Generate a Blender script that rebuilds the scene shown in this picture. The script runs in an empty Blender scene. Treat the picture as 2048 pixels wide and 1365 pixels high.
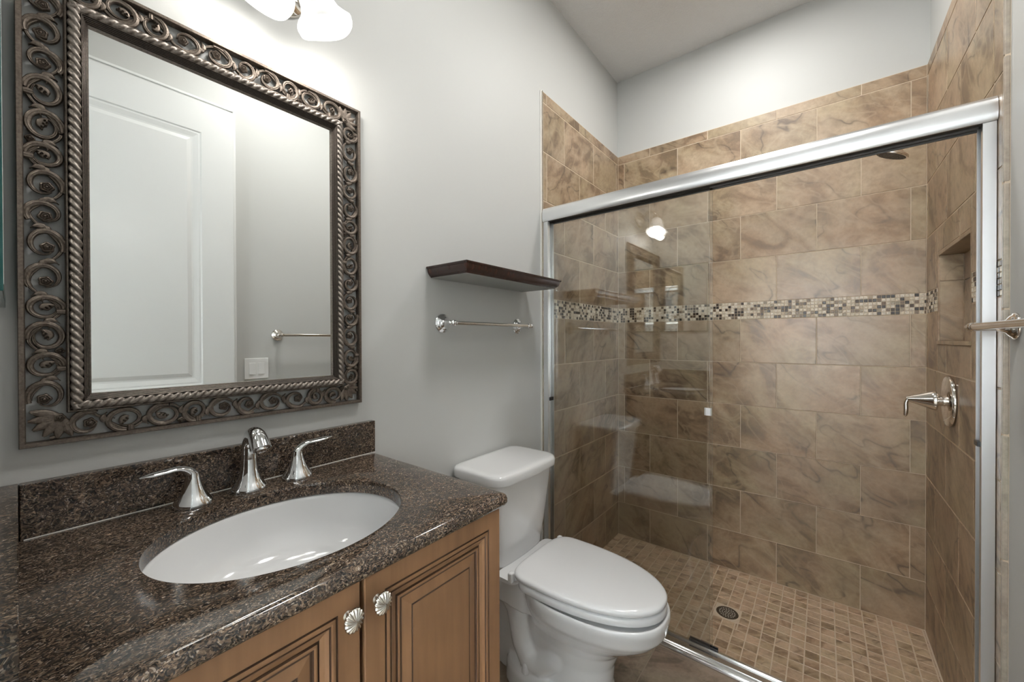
import bpy, math, random
from mathutils import Vector, Matrix
random.seed(7)
S = bpy.context.scene
COL = S.collection
PI = math.pi

# ---------------------------------------------------------------- camera, world, exposure, big lights
CAM = (1.12, 0.0, 1.249)
YAW, PITCH, ROLL, FPX = math.radians(38.2439), math.radians(-0.3425), math.radians(-0.1672), 790.71
fw = Vector((-math.sin(YAW)*math.cos(PITCH), math.cos(YAW)*math.cos(PITCH), math.sin(PITCH)))
rt = Vector((math.cos(YAW), math.sin(YAW), 0)); up = rt.cross(fw)
rt2 = rt*math.cos(ROLL)+up*math.sin(ROLL); up2 = up*math.cos(ROLL)-rt*math.sin(ROLL)
cd = bpy.data.cameras.new('camera'); cam = bpy.data.objects.new('camera', cd); COL.objects.link(cam)
m = Matrix((rt2, up2, -fw)).transposed().to_4x4(); m.translation = Vector(CAM); cam.matrix_world = m
cd.sensor_width = 36; cd.lens = FPX/2048*36; cd.shift_y = 1.275/2048; cd.clip_start = 0.01
S.camera = cam
vs = S.view_settings
vs.view_transform = 'Standard'; vs.look = 'None'; vs.gamma = 1; vs.use_curve_mapping = False
vs.exposure = 0.32
w = bpy.data.worlds.new('sky'); S.world = w; w.use_nodes = True
w.node_tree.nodes['Background'].inputs[0].default_value = (.75, .87, 1, 1)
w.node_tree.nodes['Background'].inputs[1].default_value = 1.5
S.cycles.max_bounces = 10; S.cycles.transparent_max_bounces = 16; S.cycles.use_denoising = True
S.cycles.sample_clamp_indirect = 6; S.cycles.caustics_reflective = False; S.cycles.caustics_refractive = False

def lamp(name, kind, loc, power, col=(1, 1, 1), rot=(0, 0, 0), **k):
    d = bpy.data.lights.new(name, kind); d.energy = power; d.color = col
    for a, v in k.items(): setattr(d, a, v)
    o = bpy.data.objects.new(name, d); o.location = loc; o.rotation_euler = rot; COL.objects.link(o); return o
# daylight coming through the bedroom window behind the camera
lamp('window_daylight', 'AREA', (1.0, -2.16, 1.6), 1900, (.95, .98, 1), (-PI/2, 0, 0), shape='RECTANGLE', size=3.2, size_y=1.6)
# fill lights added to brighten the bathroom and the shower, unseen above the frame
lamp('ceiling_fill_glow', 'AREA', (0.95, 0.98, 2.99), 10.5, (1, .98, .955), (0, 0, 0), shape='DISK', size=.30)
lamp('shower_fill_glow', 'AREA', (0.80, 2.0, 2.99), 8.5, (1, .98, .955), (0, 0, 0), shape='DISK', size=.20)

# ---------------------------------------------------------------- dimensions (metres)
W = 1.489      # face of the right shower tile
WP = 1.500     # painted right wall
D = 2.593      # back wall tile face
CZ = 3.0145    # ceiling
SF = -0.0954   # shower floor
YT = 1.655     # shower door plane (front)
TOP = 2.4964   # top of tile

# ---------------------------------------------------------------- node helpers
def mat(name, base=(.5, .5, .5), rough=.5, metal=0., spec=None, coat=0., coat_r=.05):
    m = bpy.data.materials.new(name); m.use_nodes = True
    p = m.node_tree.nodes['Principled BSDF']
    p.inputs['Base Color'].default_value = (*base, 1); p.inputs['Roughness'].default_value = rough
    p.inputs['Metallic'].default_value = metal
    if spec is not None: p.inputs['Specular IOR Level'].default_value = spec
    p.inputs['Coat Weight'].default_value = coat; p.inputs['Coat Roughness'].default_value = coat_r
    return m
class NT:
    def __init__(s, m): s.t = m.node_tree; s.p = s.t.nodes.get('Principled BSDF')
    def n(s, typ, **k):
        x = s.t.nodes.new(typ)
        for a, v in k.items():
            if a.startswith('i_'):
                key = a[2:]; key = int(key) if key.isdigit() else key.replace('_', ' ')
                if isinstance(v, tuple) and len(v) == 2 and hasattr(v[0], 'outputs'): s.t.links.new(v[0].outputs[v[1]], x.inputs[key])
                elif hasattr(v, 'outputs'): s.t.links.new(v.outputs[0], x.inputs[key])
                else: x.inputs[key].default_value = v
            else: setattr(x, a, v)
        return x
    def l(s, a, b, o=0): s.t.links.new(a.outputs[o], b)
    def math(s, op, a, b=None, c=None, clamp=False):
        k = {'i_0': a}
        if b is not None: k['i_1'] = b
        if c is not None: k['i_2'] = c
        return s.n('ShaderNodeMath', operation=op, use_clamp=clamp, **k)
    def ramp(s, f, stops, interp='LINEAR'):
        r = s.n('ShaderNodeValToRGB', i_0=f); e = r.color_ramp; e.interpolation = interp
        while len(e.elements) > 1: e.elements.remove(e.elements[-1])
        for i, (p, c) in enumerate(stops):
            el = e.elements[0] if i == 0 else e.elements.new(p)
            el.position = p; el.color = (*c, 1) if len(c) == 3 else c
        return r
    def mix(s, f, a, b, mode='MIX'):
        x = s.n('ShaderNodeMix', data_type='RGBA', blend_type=mode)
        for i, v in ((0, f), (6, a), (7, b)):
            if hasattr(v, 'outputs'): s.t.links.new(v.outputs[2] if v.bl_idname == 'ShaderNodeMix' else v.outputs[0], x.inputs[i])
            else: x.inputs[i].default_value = (*v, 1) if isinstance(v, tuple) and len(v) == 3 else v
        return x
    def bump(s, h, strength=.2, dist=.001):
        b = s.n('ShaderNodeBump'); b.inputs['Strength'].default_value = strength; b.inputs['Distance'].default_value = dist
        s.t.links.new(h.outputs[0], b.inputs['Height']); s.t.links.new(b.outputs[0], s.p.inputs['Normal']); return b
    def base(s, x): s.t.links.new(x.outputs[2] if x.bl_idname == 'ShaderNodeMix' else x.outputs[0], s.p.inputs['Base Color'])
def G(v): return (v, v, v)

# ---------------------------------------------------------------- materials
def paint(name, col, bump=.12, scale=260, rough=.55):
    m = mat(name, col, rough); t = NT(m); c = t.n('ShaderNodeTexCoord')
    n = t.n('ShaderNodeTexNoise', i_Vector=(c, 3), i_Scale=float(scale), i_Detail=2.0); t.bump(n, bump, .0006); return m
M_wall = paint('wall_paint', (.590, .597, .580))
M_ceil = mat('ceiling_texture', (.80, .80, .79), .8)
t = NT(M_ceil); c = t.n('ShaderNodeTexCoord')
n = t.n('ShaderNodeTexNoise', i_Vector=(c, 3), i_Scale=70., i_Detail=3., i_Distortion=1.2)
t.bump(t.ramp(n, [(.42, G(0)), (.62, G(1))]), .55, .003)
M_trim = mat('white_trim_paint', (.80, .81, .80), .28)
M_wood_floor = mat('bedroom_floor', (.60, .55, .49), .6)

def stone(name, dark, mid, light, rough=.3, vein=1.0, sc=5.0):
    m = mat(name, mid, rough, spec=.5); t = NT(m); c = t.n('ShaderNodeTexCoord'); g = t.n('ShaderNodeNewGeometry')
    rnd = t.n('ShaderNodeVectorMath', operation='SCALE'); t.l(c, rnd.inputs[0], 3)
    rnd.inputs[3].default_value = 1.0
    wn = t.n('ShaderNodeTexWhiteNoise', noise_dimensions='1D'); t.l(g, wn.inputs['W'], 8)
    off = t.n('ShaderNodeVectorMath', operation='MULTIPLY_ADD'); t.l(wn, off.inputs[0], 1)
    off.inputs[1].default_value = (19, 17, 23); t.l(rnd, off.inputs[2])
    # swirling sediment bands, stretched along the diagonal
    mp = t.n('ShaderNodeMapping', vector_type='TEXTURE'); t.l(off, mp.inputs[0]); mp.inputs['Rotation'].default_value = (.65, .62, 0); mp.inputs['Scale'].default_value = (1, 1, .5)
    n1 = t.n('ShaderNodeTexNoise', i_Vector=mp, i_Scale=sc*.75, i_Detail=7., i_Roughness=.55, i_Distortion=1.2)
    n2 = t.n('ShaderNodeTexNoise', i_Vector=off, i_Scale=sc*9, i_Detail=5., i_Roughness=.7)
    r = t.ramp(n1, [(.26, tuple(x*.75 for x in dark)), (.39, dark), (.47, mid), (.55, tuple(a*.5+b*.5 for a, b in zip(mid, light))), (.70, light)])
    f = t.ramp(n2, [(.32, G(.80)), (.68, G(1.12))])
    a = t.mix(1.0, r, f, 'MULTIPLY')
    # hairline veins: where a distorted noise crosses its middle
    n3 = t.n('ShaderNodeTexNoise', i_Vector=mp, i_Scale=sc*.55, i_Detail=2.5, i_Roughness=.5, i_Distortion=.25)
    d = t.math('ABSOLUTE', t.math('SUBTRACT', n3, .5))
    v = t.ramp(d, [(0., G(1)), (.004, G(.8)), (.012, G(.25)), (.04, G(0))])
    n4 = t.n('ShaderNodeTexNoise', i_Vector=off, i_Scale=sc*.9, i_Detail=2.)
    msk = t.ramp(n4, [(.40, G(.03)), (.58, G(.88*vein))])
    vm = t.math('MULTIPLY', v, msk)
    b = t.mix(vm, a, tuple(x*.42 for x in dark))
    # soft pale seams
    n5 = t.n('ShaderNodeTexNoise', i_Vector=mp, i_Scale=sc*.8, i_Detail=2., i_Distortion=1.6)
    d5 = t.math('ABSOLUTE', t.math('SUBTRACT', n5, .53)); v5 = t.ramp(d5, [(0., G(.45)), (.03, G(.2)), (.06, G(0))])
    e = t.mix(v5, b, light)
    n6 = t.n('ShaderNodeTexNoise', i_Vector=off, i_Scale=sc*.7, i_Detail=1.)
    e = t.mix(1.0, e, t.ramp(n6, [(.36, (.975, 1.0, .955)), (.5, (1, 1, 1)), (.64, (1.03, .985, .97))]), 'MULTIPLY')
    # small tone shift from tile to tile
    k = t.math('MULTIPLY_ADD', wn, .16, .92); kc = t.n('ShaderNodeCombineColor'); [t.l(k, kc.inputs[i]) for i in range(3)]
    t.base(t.mix(1.0, e, kc, 'MULTIPLY')); t.bump(n2, .12, .0008)
    return m
M_tile = stone('brown_slate_look_tile', (.225, .155, .096), (.335, .240, .152), (.455, .352, .240), .36)
M_ftile = stone('floor_slate_look_tile', (.150, .112, .080), (.215, .165, .122), (.290, .228, .172), .35, .8, 6.0)
M_pan = stone('shower_floor_stone', (.33, .225, .14), (.50, .36, .235), (.62, .47, .33), .42, .8, 7.0)
M_grout = mat('sand_grout', (.66, .55, .42), .8)
M_fgrout = mat('brown_grout', (.30, .24, .18), .8)
M_bull = stone('bullnose_tile', (.36, .31, .25), (.40, .35, .285), (.44, .39, .32), .35, .0)
# mosaic of cream, tan and brown chips
M_mos = mat('mosaic_chips', G(.5), .40, spec=.3); t = NT(M_mos); g = t.n('ShaderNodeNewGeometry'); c = t.n('ShaderNodeTexCoord')
wn = t.n('ShaderNodeTexWhiteNoise', noise_dimensions='1D'); t.l(g, wn.inputs['W'], 8)
r = t.ramp(wn, [(0., (.020, .013, .009)), (.15, (.045, .027, .016)), (.27, (.13, .085, .052)), (.32, (.20, .15, .11)), (.38, (.34, .29, .22)), (.44, (.74, .66, .53)), (.72, (.84, .77, .66)), (.92, (.52, .43, .32))], 'CONSTANT')
n = t.n('ShaderNodeTexNoise', i_Vector=(c, 3), i_Scale=130., i_Detail=3.)
t.base(t.mix(1.0, r, t.ramp(n, [(.35, G(.7)), (.6, G(1.1))]), 'MULTIPLY'))

# granite: brown, black and tan flecks
M_gran = mat('brown_granite', G(.1), .10, spec=.6); t = NT(M_gran); c = t.n('ShaderNodeTexCoord')
mp = t.n('ShaderNodeMapping'); t.l(c, mp.inputs[0], 3); mp.inputs['Scale'].default_value = (1.15, .8, 1.0); mp.inputs['Rotation'].default_value = (0, 0, .5)
wp = t.n('ShaderNodeTexNoise', i_Vector=mp, i_Scale=60., i_Detail=2.)
ws = t.n('ShaderNodeVectorMath', operation='MULTIPLY_ADD'); t.l(wp, ws.inputs[0], 1); ws.inputs[1].default_value = G(.022); t.l(mp, ws.inputs[2])
v1 = t.n('ShaderNodeTexVoronoi', i_Vector=ws, i_Scale=520.); v2 = t.n('ShaderNodeTexVoronoi', i_Vector=ws, i_Scale=250.)
s1 = t.n('ShaderNodeSeparateColor'); t.l(v1, s1.inputs[0], 1)
s2 = t.n('ShaderNodeSeparateColor'); t.l(v2, s2.inputs[0], 1)
r1 = t.ramp(s1, [(0., (.020, .017, .016)), (.25, (.050, .038, .030)), (.45, (.100, .068, .046)), (.68, (.155, .108, .074)), (.86, (.23, .172, .122)), (.96, (.33, .27, .22))], 'CONSTANT')
r2 = t.ramp(s2, [(0., G(.55)), (.3, G(.9)), (.6, G(1.1)), (.9, G(1.25)), (.99, G(2.4))], 'CONSTANT')
big = t.n('ShaderNodeTexNoise', i_Vector=(c, 3), i_Scale=14., i_Detail=3.)
a = t.mix(1.0, r1, r2, 'MULTIPLY'); t.base(t.mix(1.0, a, t.ramp(big, [(.35, G(.75)), (.65, G(1.2))]), 'MULTIPLY'))

# glazed maple
def wood(name, a, b, rough=.38):
    m = mat(name, a, rough); t = NT(m); c = t.n('ShaderNodeTexCoord')
    mp = t.n('ShaderNodeMapping'); t.l(c, mp.inputs[0], 3); mp.inputs['Scale'].default_value = (1, 1, .09)
    n = t.n('ShaderNodeTexNoise', i_Vector=mp, i_Scale=46., i_Detail=4., i_Distortion=.4)
    n2 = t.n('ShaderNodeTexNoise', i_Vector=(c, 3), i_Scale=6., i_Detail=2.)
    x = t.mix(1.0, t.ramp(n, [(.3, b), (.7, a)]), t.ramp(n2, [(.35, G(.88)), (.65, G(1.08))]), 'MULTIPLY'); t.base(x); return m
M_cab = wood('maple_cabinet', (.245, .132, .064), (.195, .102, .048))
M_glaze_shade = mat('dark_glaze_and_shade', (.050, .024, .012), .5)  # real glaze in the door grooves, painted shade in the cabinet gaps
M_shelf = wood('espresso_wood', (.040, .017, .012), (.020, .009, .007), .25)

M_chrome = mat('chrome', (.82, .83, .84), .045, 1.)
M_nickel = mat('polished_nickel', (.74, .70, .65), .07, 1.)
M_alu = mat('bright_aluminium', (.82, .83, .84), .28, 1.)
M_track = mat('polished_track', (.80, .80, .79), .13, 1.)
M_knob = mat('satin_pewter', (.60, .57, .52), .22, 1.)
M_black = mat('black_plastic', (.008, .008, .009), .35)
M_dark = mat('dark_channel', (.045, .040, .036), .5)
M_porc = mat('white_porcelain', (.83, .835, .835), .10, spec=.5, coat=.6, coat_r=.03)
M_seat = mat('white_seat_plastic', (.84, .845, .85), .14)
M_plast = mat('white_switch_plastic', (.90, .90, .89), .3)
M_under = mat('grey_shelf_underside', (.36, .37, .355), .6)
M_caulk = mat('white_caulk', (.82, .80, .75), .6)
M_mirror = mat('silvered_glass', (.90, .915, .90), .005, 1.)
M_teal = mat('green_glass_edge', (.012, .10, .095), .12, spec=.6)
M_steel = mat('brushed_steel', (.17, .14, .11), .35, .9)
M_hole = mat('drain_hole', (.60, .56, .48), .4)

# aged pewter of the mirror frame: mottled, darker where the bump noise dips
def pewter(name, a, b, bump=.35, sc=240.):
    m = mat(name, a, .42, .7); t = NT(m); c = t.n('ShaderNodeTexCoord')
    n = t.n('ShaderNodeTexNoise', i_Vector=(c, 3), i_Scale=sc, i_Detail=4., i_Roughness=.6)
    n2 = t.n('ShaderNodeTexNoise', i_Vector=(c, 3), i_Scale=26., i_Detail=2.)
    x = t.mix(n2, a, b); t.base(t.mix(1.0, x, t.ramp(n, [(.3, G(.65)), (.65, G(1.2))]), 'MULTIPLY')); t.bump(n, bump, .0012); return m
M_pew = pewter('antique_pewter', (.125, .100, .080), (.200, .165, .136))
M_rope = pewter('pale_pewter', (.20, .172, .148), (.30, .265, .235), .35)
M_groove = mat('dark_groove_tone', (.030, .024, .020), .5, .3)  # grooves of the reeded moulding, darker than the ridges
M_reed = pewter('grooved_pewter', (.20, .165, .140), (.30, .26, .225), .3)

# architectural glass: mirror-like reflection by angle, straight-through transmission
def glass(name, tint):
    m = bpy.data.materials.new(name); m.use_nodes = True; t = NT(m); t.t.nodes.clear()
    g = t.n('ShaderNodeNewGeometry'); dp = t.n('ShaderNodeVectorMath', operation='DOT_PRODUCT'); t.l(g, dp.inputs[0], 1); t.l(g, dp.inputs[1], 4)
    ab = t.math('ABSOLUTE', (dp, 1)); om = t.math('SUBTRACT', 1.0, ab, clamp=True)
    f = t.math('MULTIPLY_ADD', t.math('POWER', om, 5.0), .915, .085)
    tr = t.n('ShaderNodeBsdfTransparent', i_0=(*tint, 1)); gl = t.n('ShaderNodeBsdfGlossy', i_Roughness=0.0)
    mx = t.n('ShaderNodeMixShader', i_0=f, i_1=tr, i_2=gl); o = t.n('ShaderNodeOutputMaterial'); t.l(mx, o.inputs[0]); return m
M_glass = glass('shower_glass', (.982, .987, .980))
M_glass_edge = mat('glass_edge_tint', (.30, .27, .20), .15)

# lit alabaster glass of the lamp shades
M_shade = bpy.data.materials.new('lit_alabaster_glass'); M_shade.use_nodes = True; t = NT(M_shade)
t.p.inputs['Base Color'].default_value = (.9, .9, .88, 1); t.p.inputs['Roughness'].default_value = .3
c = t.n('ShaderNodeTexCoord'); n = t.n('ShaderNodeTexNoise', i_Vector=(c, 3), i_Scale=16., i_Detail=3., i_Distortion=1.5)
t.p.inputs['Emission Color'].default_value = (1, .985, .96, 1)
e = t.ramp(n, [(.3, G(.72)), (.7, G(1))]); em = t.math('MULTIPLY', e, .50); t.l(em, t.p.inputs['Emission Strength'])
M_bulb = bpy.data.materials.new('lit_bulb'); M_bulb.use_nodes = True; t = NT(M_bulb)
t.p.inputs['Emission Color'].default_value = (1, .97, .92, 1); t.p.inputs['Emission Strength'].default_value = 6
M_diff = bpy.data.materials.new('fill_diffuser'); M_diff.use_nodes = True; t = NT(M_diff)
t.p.inputs['Emission Color'].default_value = (1, .97, .93, 1); t.p.inputs['Emission Strength'].default_value = 4  # glowing discs of the added ceiling fill lights
M_pane = glass('window_pane', (.97, .98, .98))

# ---------------------------------------------------------------- mesh helpers
class MB:
    def __init__(s): s.v = []; s.f = []; s.m = []
    def face(s, idx, mi=0): s.f.append(tuple(idx)); s.m.append(mi)
    def box(s, x0, x1, y0, y1, z0, z1, mi=0):
        b = len(s.v)
        s.v += [(x, y, z) for z in (z0, z1) for y in (y0, y1) for x in (x0, x1)]
        for q in ((0, 2, 3, 1), (4, 5, 7, 6), (0, 1, 5, 4), (2, 6, 7, 3), (0, 4, 6, 2), (1, 3, 7, 5)): s.face([b+i for i in q], mi)
        return s
    def rings(s, rings, cap0=True, cap1=True, closed=True, mi=0):
        b = len(s.v); n = len(rings[0])
        for r in rings: s.v += [tuple(p) for p in r]
        for i in range(len(rings)-1):
            for j in range(n if closed else n-1):
                k = (j+1) % n; s.face((b+i*n+j, b+i*n+k, b+(i+1)*n+k, b+(i+1)*n+j), mi)
        if cap0: s.face([b+j for j in range(n)][::-1], mi)
        if cap1: s.face([b+(len(rings)-1)*n+j for j in range(n)], mi)
        return s
    def lathe(s, prof, o, axis=(0, 0, 1), n=40, mi=0, cap=True):
        a = Vector(axis).normalized(); u = a.orthogonal().normalized(); w_ = a.cross(u); o = Vector(o)
        rs = [[o+a*h+(u*math.cos(2*PI*j/n)+w_*math.sin(2*PI*j/n))*max(r, 1e-5) for j in range(n)] for r, h in prof]
        return s.rings(rs, cap, cap, mi=mi)
    def sweep(s, pts, rad, n=12, up=None, flat=1.0, mi=0, cap=True):
        P = [Vector(p) for p in pts]; L = len(P)
        if not hasattr(rad, '__len__'): rad = [rad]*L
        if not hasattr(flat, '__len__'): flat = [flat]*L
        prev = None; rs = []
        for i in range(L):
            tg = (P[min(i+1, L-1)]-P[max(i-1, 0)]).normalized()
            if up is not None: a = Vector(up) if up[0] != 'x' else None
            else: a = prev if prev is not None else tg.orthogonal()
            a = (a-tg*a.dot(tg)).normalized(); b_ = tg.cross(a); prev = a
            rs.append([P[i]+(a*math.cos(2*PI*j/n)*flat[i]+b_*math.sin(2*PI*j/n))*rad[i] for j in range(n)])
        return s.rings(rs, cap, cap, mi=mi)
    def build(s, name, m, parent=None, smooth=35, bevel=0, seg=2, sub=0, flip=False):
        me = bpy.data.meshes.new(name); me.from_pydata(s.v, [], s.f)
        ms = m if isinstance(m, (list, tuple)) else [m]
        for x in ms: me.materials.append(x)
        if len(ms) > 1: me.polygons.foreach_set('material_index', s.m)
        me.validate(); me.update()
        if smooth:
            me.shade_smooth(); me.set_sharp_from_angle(angle=math.radians(smooth))
        o = bpy.data.objects.new(name, me); COL.objects.link(o)
        if parent is not None: o.parent = parent
        if bevel:
            b = o.modifiers.new('bevel', 'BEVEL'); b.width = bevel; b.segments = seg; b.limit_method = 'ANGLE'; b.angle_limit = math.radians(40)
            b.harden_normals = False
        if sub: q = o.modifiers.new('sub', 'SUBSURF'); q.levels = sub; q.render_levels = sub
        return o
def tag(o, label, cat, group=None):
    o['label'] = label; o['category'] = cat
    if group: o['group'] = group
    return o
def thing(name, label, cat, loc=(0, 0, 0), group=None):
    o = bpy.data.objects.new(name, None); COL.objects.link(o); o.location = loc; o.empty_display_size = .05
    return tag(o, label, cat, group)
def struct(o): o['kind'] = 'structure'; return o
def box_obj(name, m, x0, x1, y0, y1, z0, z1, parent=None, bevel=0): return MB().box(x0, x1, y0, y1, z0, z1).build(name, m, parent, 0, bevel)

# tile panels: each tile a slightly raised pad; map(u, v, h) -> xyz ; rows = [(v0, v1, [u joints...])]
def tiles(mb, u0, u1, rows, mp, gap=.0035, h=.0, raise_=.0015, skip=None, mi=0):
    for v0, v1, js in rows:
        us = [u0]+[j for j in js if u0+.004 < j < u1-.004]+[u1]
        for a, b in zip(us, us[1:]):
            rects = [(a, b, v0, v1)]
            if skip:
                su0, su1, sv0, sv1 = skip; out = []
                for (A, B, C_, E_) in rects:
                    if B <= su0 or A >= su1 or E_ <= sv0 or C_ >= sv1: out.append((A, B, C_, E_)); continue
                    if A < su0: out.append((A, su0, C_, E_))
                    if B > su1: out.append((su1, B, C_, E_))
                    m0, m1 = max(A, su0), min(B, su1)
                    if C_ < sv0: out.append((m0, m1, C_, sv0))
                    if E_ > sv1: out.append((m0, m1, sv1, E_))
                rects = out
            for (A, B, C_, E_) in rects:
                g = gap/2; e = .0008
                if B-A < 3*g or E_-C_ < 3*g: continue
                r0 = [mp(A+g, C_+g, h), mp(B-g, C_+g, h), mp(B-g, E_-g, h), mp(A+g, E_-g, h)]
                r1 = [mp(A+g+e, C_+g+e, h+raise_), mp(B-g-e, C_+g+e, h+raise_), mp(B-g-e, E_-g-e, h+raise_), mp(A+g+e, E_-g-e, h+raise_)]
                b_ = len(mb.v); mb.v += r0+r1
                mb.face((b_+4, b_+5, b_+6, b_+7), mi)
                for j in range(4): k = (j+1) % 4; mb.face((b_+j, b_+k, b_+4+k, b_+4+j), mi)
def arange(a, b, s_):
    out = []; x = a
    while x < b: out.append(x); x += s_
    return out

# ---------------------------------------------------------------- SETTING: shell
YW = -.014     # face of the front (door) wall
struct(box_obj('floor', M_fgrout, 0, WP, YW-.12, YT-.02, -.12, -.003))
mb = MB(); FT = .457
fl = []
for i, v in enumerate(arange(YW-.12, YT-.026, FT)): fl.append((v, min(v+FT, YT-.026), [0.13+k*FT for k in range(5)]))
tiles(mb, 0.012, WP-.012, fl, lambda u, v, h: (u, v, h), .004, -.003, .003)
o = struct(mb.build('floor_tile', M_ftile, None, 0))
struct(box_obj('shower_floor', M_grout, 0, WP, YT-.02, D, SF-.08, SF-.0015))
mb = MB(); P_ = .0527
rows = []
for i in range(40):
    v1 = D-.0015-i*P_; v0 = v1-P_
    if v1 < YT: break
    rows.append((v0, v1, [.0035+P_*k for k in range(1, 40)]))
tiles(mb, .0035, W-.002, rows, lambda u, v, h: (u, v, h), .0042, SF-.0015, .0015, skip=(.697, .805, 2.112, 2.222))
struct(mb.build('shower_floor_tile', M_pan, None, 0))
# painted walls
struct(box_obj('wall_left', M_wall, -.12, 0, YW-.12, D+.12, -.2, CZ))
struct(box_obj('wall_back', M_wall, 0, WP, D+.008, D+.12, -.2, CZ))
mb = MB()   # right wall with the niche pocket
NY0, NY1, NZ0, NZ1, ND = 1.905, 2.358, 1.236, 1.588, .070
for (a, b, c0, c1) in ((YW-.12, NY0, -.2, CZ), (NY1, D+.12, -.2, CZ), (NY0, NY1, -.2, NZ0), (NY0, NY1, NZ1, CZ)): mb.box(WP, WP+.12, a, b, c0, c1)
mb.box(WP+ND, WP+.12, NY0, NY1, NZ0, NZ1)
struct(mb.build('wall_right', M_wall, None, 0))
struct(box_obj('ceiling', M_ceil, -.12, WP+.12, YW-.12, D+.12, CZ, CZ+.1))
# front wall with the doorway the picture is taken through
DX0, DX1, DZ = .62, 1.43, 2.46
mb = MB(); mb.box(0, DX0, YW-.12, YW, 0, CZ); mb.box(DX1, WP, YW-.12, YW, 0, CZ); mb.box(DX0, DX1, YW-.12, YW, DZ, CZ)
struct(mb.build('wall_front', M_wall, None, 0))
mb = MB(); mb.box(DX0, DX0+.018, YW-.13, YW, 0, DZ); mb.box(DX1-.018, DX1, YW-.13, YW, 0, DZ); mb.box(DX0, DX1, YW-.13, YW, DZ-.018, DZ)
struct(mb.build('trim_1', M_trim, None, 0, .002))
# bedroom beyond the doorway
BX0, BX1, BY = -1.2, 3.2, -2.2
struct(box_obj('floor_bedroom', M_wood_floor, BX0, BX1, BY, YW-.12, -.12, 0))
struct(box_obj('ceiling_bedroom', M_ceil, BX0-.1, BX1+.1, BY-.1, YW-.12, CZ, CZ+.1))
struct(box_obj('wall_bedroom_left', M_wall, BX0-.1, BX0, BY-.1, YW-.12, -.1, CZ))
struct(box_obj('wall_bedroom_right', M_wall, BX1, BX1+.1, BY-.1, YW-.12, -.1, CZ))
mb = MB(); mb.box(BX0, 0, YW-.12, YW-.02, 0, CZ); mb.box(WP, BX1, YW-.12, YW-.02, 0, CZ)
struct(mb.build('wall_bedroom_near', M_wall, None, 0))
WX0, WX1, WZ0, WZ1 = -.6, 2.6, .8, 2.4
mb = MB()
for q in ((BX0, WX0, 0, CZ), (WX1, BX1, 0, CZ), (WX0, WX1, 0, WZ0), (WX0, WX1, WZ1, CZ)): mb.box(q[0], q[1], BY-.1, BY, q[2], q[3])
struct(mb.build('wall_bedroom_far', M_wall, None, 0))
wn_ = struct(box_obj('window_1', M_pane, WX0, WX1, BY-.06, BY-.054, WZ0, WZ1))
mb = MB()
for q in ((WX0, WX1, WZ0, WZ0+.05), (WX0, WX1, WZ1-.05, WZ1), (WX0, WX0+.05, WZ0, WZ1), (WX1-.05, WX1, WZ0, WZ1), ((WX0+WX1)/2-.02, (WX0+WX1)/2+.02, WZ0, WZ1), (WX0, WX1, 1.58, 1.62)): mb.box(q[0], q[1], BY-.075, BY-.035, q[2], q[3])
mb.build('window_frame', M_trim, wn_, 0)

# wall tile panels of the shower
RH = .2465; MB0, MB1 = 1.3603, 1.4563
PIT = .3459
def rowset(A, B):
    rows = []; z = MB0; k = 0
    while z > SF+.001:
        z0 = max(z-RH, SF); rows.append((z0, z, A if k % 2 == 0 else B)); z -= RH; k += 1
    z = MB1; k = 0
    while z < TOP-.001:
        z1 = min(z+RH, TOP); rows.append((z, z1, B if k % 2 == 0 else A)); z += RH; k += 1
    return rows
def mosaic(mb, u0, u1, mp, h, ph=0., skip=None):
    p = (MB1-MB0)/6
    rows = [(MB0+i*p, MB0+(i+1)*p, [u0+ph+p*k for k in range(0, 110)]) for i in range(6)]
    tiles(mb, u0, u1, rows, mp, .0022, h, .0018, skip)
TG = .0015
A = [.0535+PIT*k for k in range(6)]; B = [.226+PIT*k for k in range(6)]
# back wall
TX0 = .010
struct(box_obj('wall_back_grout', M_grout, TX0-.01, W+.01, D, D+.008, SF-.05, TOP))
mpb = lambda u, v, h: (u, D-h, v)
mb = MB(); tiles(mb, TX0, W, rowset(A, B), mpb, .0035, 0, TG); struct(mb.build('wall_back_tile', M_tile, None, 0))
mb = MB(); mosaic(mb, TX0, W, mpb, 0); struct(mb.build('wall_back_mosaic', M_mos, None, 0))
# left wall
YL = 1.662
struct(box_obj('wall_left_grout', M_grout, 0, TX0-TG, YL+.003, D, SF-.05, TOP))
mpl = lambda u, v, h: (TX0-TG+h, u, v)
Al = [1.876, 2.221, 2.56]; Bl = [2.046, 2.386, 1.70]; Bl.sort()
mb = MB(); tiles(mb, YL+.003, D, rowset(Al, Bl), mpl, .0050, 0, TG); struct(mb.build('wall_left_tile', M_tile, None, 0))
mb = MB(); mosaic(mb, YL+.003, D, mpl, 0, .004); struct(mb.build('wall_left_mosaic', M_mos, None, 0))
struct(box_obj('trim_2', M_bull, 0, TX0+.001, YL-.001, YL+.003, -.002, TOP+.002, None, .001))
struct(box_obj('trim_3', M_caulk, 0, .006, YL-.010, YL-.001, 0, TOP+.004, None, .002))
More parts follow.
